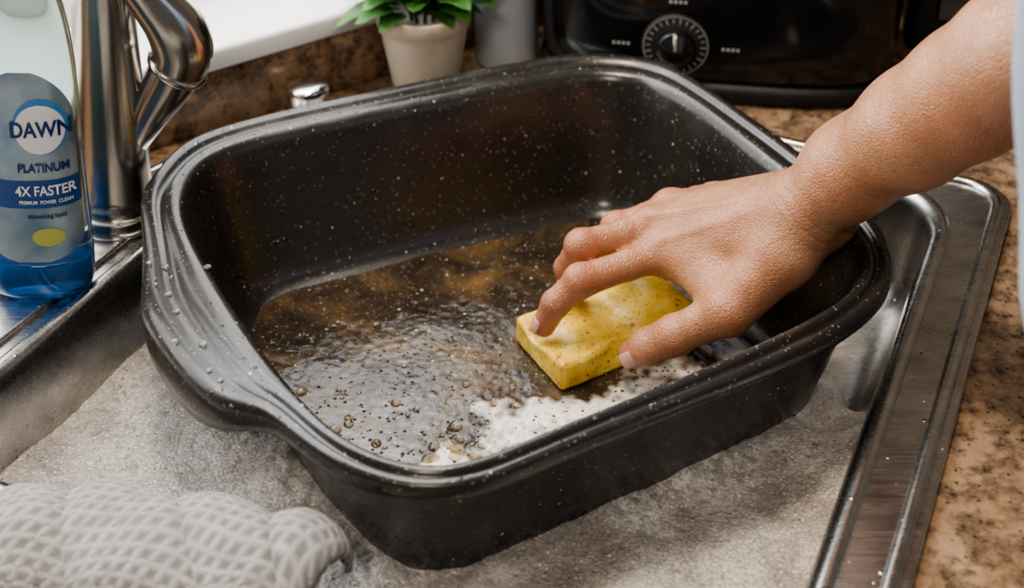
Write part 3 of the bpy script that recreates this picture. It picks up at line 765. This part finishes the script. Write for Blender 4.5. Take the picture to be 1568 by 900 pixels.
def mark(c,u,v,a,b,off):
    q=len(V)
    for i,j in ((-1,-1),(1,-1),(1,1),(-1,1)): V.append(tuple(c+u*i*a+v*j*b+fd*off))
    F.append((q,q+1,q+2,q+3))
for k in range(26):
    a=2*math.pi*k/26; r_=ex*math.cos(a)+ez*math.sin(a); t_=-ex*math.sin(a)+ez*math.cos(a)
    mark(dc+r_*.0228,r_,t_,.0018 if k%2 else .0026,.0005,.0012)
for k in range(60):
    a=2*math.pi*k/60; r_=ex*math.cos(a)+ez*math.sin(a); t_=-ex*math.sin(a)+ez*math.cos(a)
    mark(dc+r_*.0265,r_,t_,.0004,.0013,.0012)
mark(dc+ez*.006,ex,ez,.0009,.006,.0118)
for x,z in ((-.045,.0),(.045,.0),(.0,.040)):
    for k in range(4): mark(dc+ex*(x+.004*(k-1.5))+ez*z,ex,ez,.0013,.0015,.0012)
mesh_obj('dial_marks',V,F,GREY,False,ck)

tk=empty('dark_block')  # unidentified dark block beside the cooker; door, handle and feet are made up
box('block_body',(.490,1.150,.094),(.25,.17,.172),MB,math.radians(-14),.012,tk)
box('block_front',(.469,1.068,.10),(.20,.008,.12),GB,math.radians(-14),.003,tk)
tube('block_handle',[(.395,1.073,.15),(.460,1.053,.15),(.535,1.037,.15)],[.005]*3,CHROME,12,tk)
for x,y in ((.395,1.105),(.565,1.065),(.425,1.225),(.585,1.185)): lathe('foot',[(0,0),(.01,0),(.01,.01),(0,.01)],MB,(x,y,.0003),n=16,parent=tk)

# ------------------------------------------------------------ towel
V=[];F=[];waf=[];nu,nv=520,340
TE=-.292
for i in range(nu+1):
    t_=-.66+(.66+TE)*i/nu
    for j in range(nv+1):
        q=j/nv
        R_=.0240+.002*nz(t_*20,1,3)
        sc=.360+(t_+.425)*.33+.003*math.sin(t_*30+1)
        endk=clamp((TE-t_)/.030); endr=math.sqrt(max(0,1-(1-endk)**2))
        R2=R_*(.55+.45*endr)
        if q<.50:
            a=math.pi*(-.12+(q/.50)*1.02); w1=1.7
            ca_,sa_=math.cos(a),math.sin(a)
            ca_=math.copysign(abs(ca_)**.85,ca_); sa_=math.copysign(abs(sa_)**.85,sa_)
            s_=sc+(R2*w1)*ca_; z=.010+R2*1.0*sa_; arc=a*R2*1.5
        else:
            k=(q-.50)/.50; s_=sc-R2*1.7*.96-.13*k; z=.010+R2*.37-.002*k; arc=math.pi*.9*R2*1.5+.13*k
        ph=t_*46+s_*44+1.8*nz(t_*12,s_*12,1)
        fold=.0062*(abs(math.sin(ph))**.55-.78)+.0036*nz(t_*26,s_*34,6)
        z+=fold*(1 if z>.01 else .3)
        if q<.5: s_+=fold*.6*max(0,math.cos(a))
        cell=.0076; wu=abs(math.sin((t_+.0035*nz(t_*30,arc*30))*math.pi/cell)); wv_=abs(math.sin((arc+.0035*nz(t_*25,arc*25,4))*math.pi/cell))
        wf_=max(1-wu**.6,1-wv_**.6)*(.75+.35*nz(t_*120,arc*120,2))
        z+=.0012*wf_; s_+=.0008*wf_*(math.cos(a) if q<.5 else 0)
        x,y=ST(s_,t_); V.append((x,y,max(z,.0095 if s_<.395 else -.03))); waf.append(wf_)
for i in range(nu):
    for j in range(nv):
        q=i*(nv+1)+j; F.append((q,q+nv+1,q+nv+2,q+1))
m=M('waffle_towel')
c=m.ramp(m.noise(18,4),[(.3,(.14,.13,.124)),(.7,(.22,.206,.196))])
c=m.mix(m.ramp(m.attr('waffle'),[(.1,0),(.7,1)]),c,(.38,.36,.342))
m.to(c,'Base Color'); m.set(rough=.95,sheen=.12)
m.bump(m.noise(800,3,.7),.7,.0008)
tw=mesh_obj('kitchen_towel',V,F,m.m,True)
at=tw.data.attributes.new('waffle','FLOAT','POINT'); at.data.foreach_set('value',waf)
md=tw.modifiers.new('s','SOLIDIFY'); md.thickness=.003

# ------------------------------------------------------------ lights
def area(name,loc,tgt,size,size_y,power,col):
    l=D.lights.new(name,'AREA'); l.shape='RECTANGLE'; l.size=size; l.size_y=size_y; l.energy=power; l.color=col
    o=link(D.objects.new(name,l)); o.location=loc
    o.rotation_euler=(Vector(tgt)-Vector(loc)).to_track_quat('-Z','Y').to_euler(); return o
wc_=WL(-.09,.12)
area('window_daylight',(wc_[0],wc_[1],.52),(wc_[0]+wn[0],wc_[1]+wn[1],.15),.95,.78,15,(.95,.96,1))
area('ceiling_light',(-.15,.80,1.5),(.05,.75,0),.30,.30,16,(1,.87,.72))
area('camera_side_fill',(-.25,-.55,1.35),(.0,.8,0),.30,.30,10,(1,.87,.73))  # added fill lamp behind the camera, brightens faces turned to it; no known fixture
w=D.worlds.new('world'); SC.world=w; w.use_nodes=True
w.node_tree.nodes['Background'].inputs[0].default_value=(.92,.87,.82,1); w.node_tree.nodes['Background'].inputs[1].default_value=.15
try: SC.view_settings.look='AgX - Medium High Contrast'
except Exception as e: print(e)
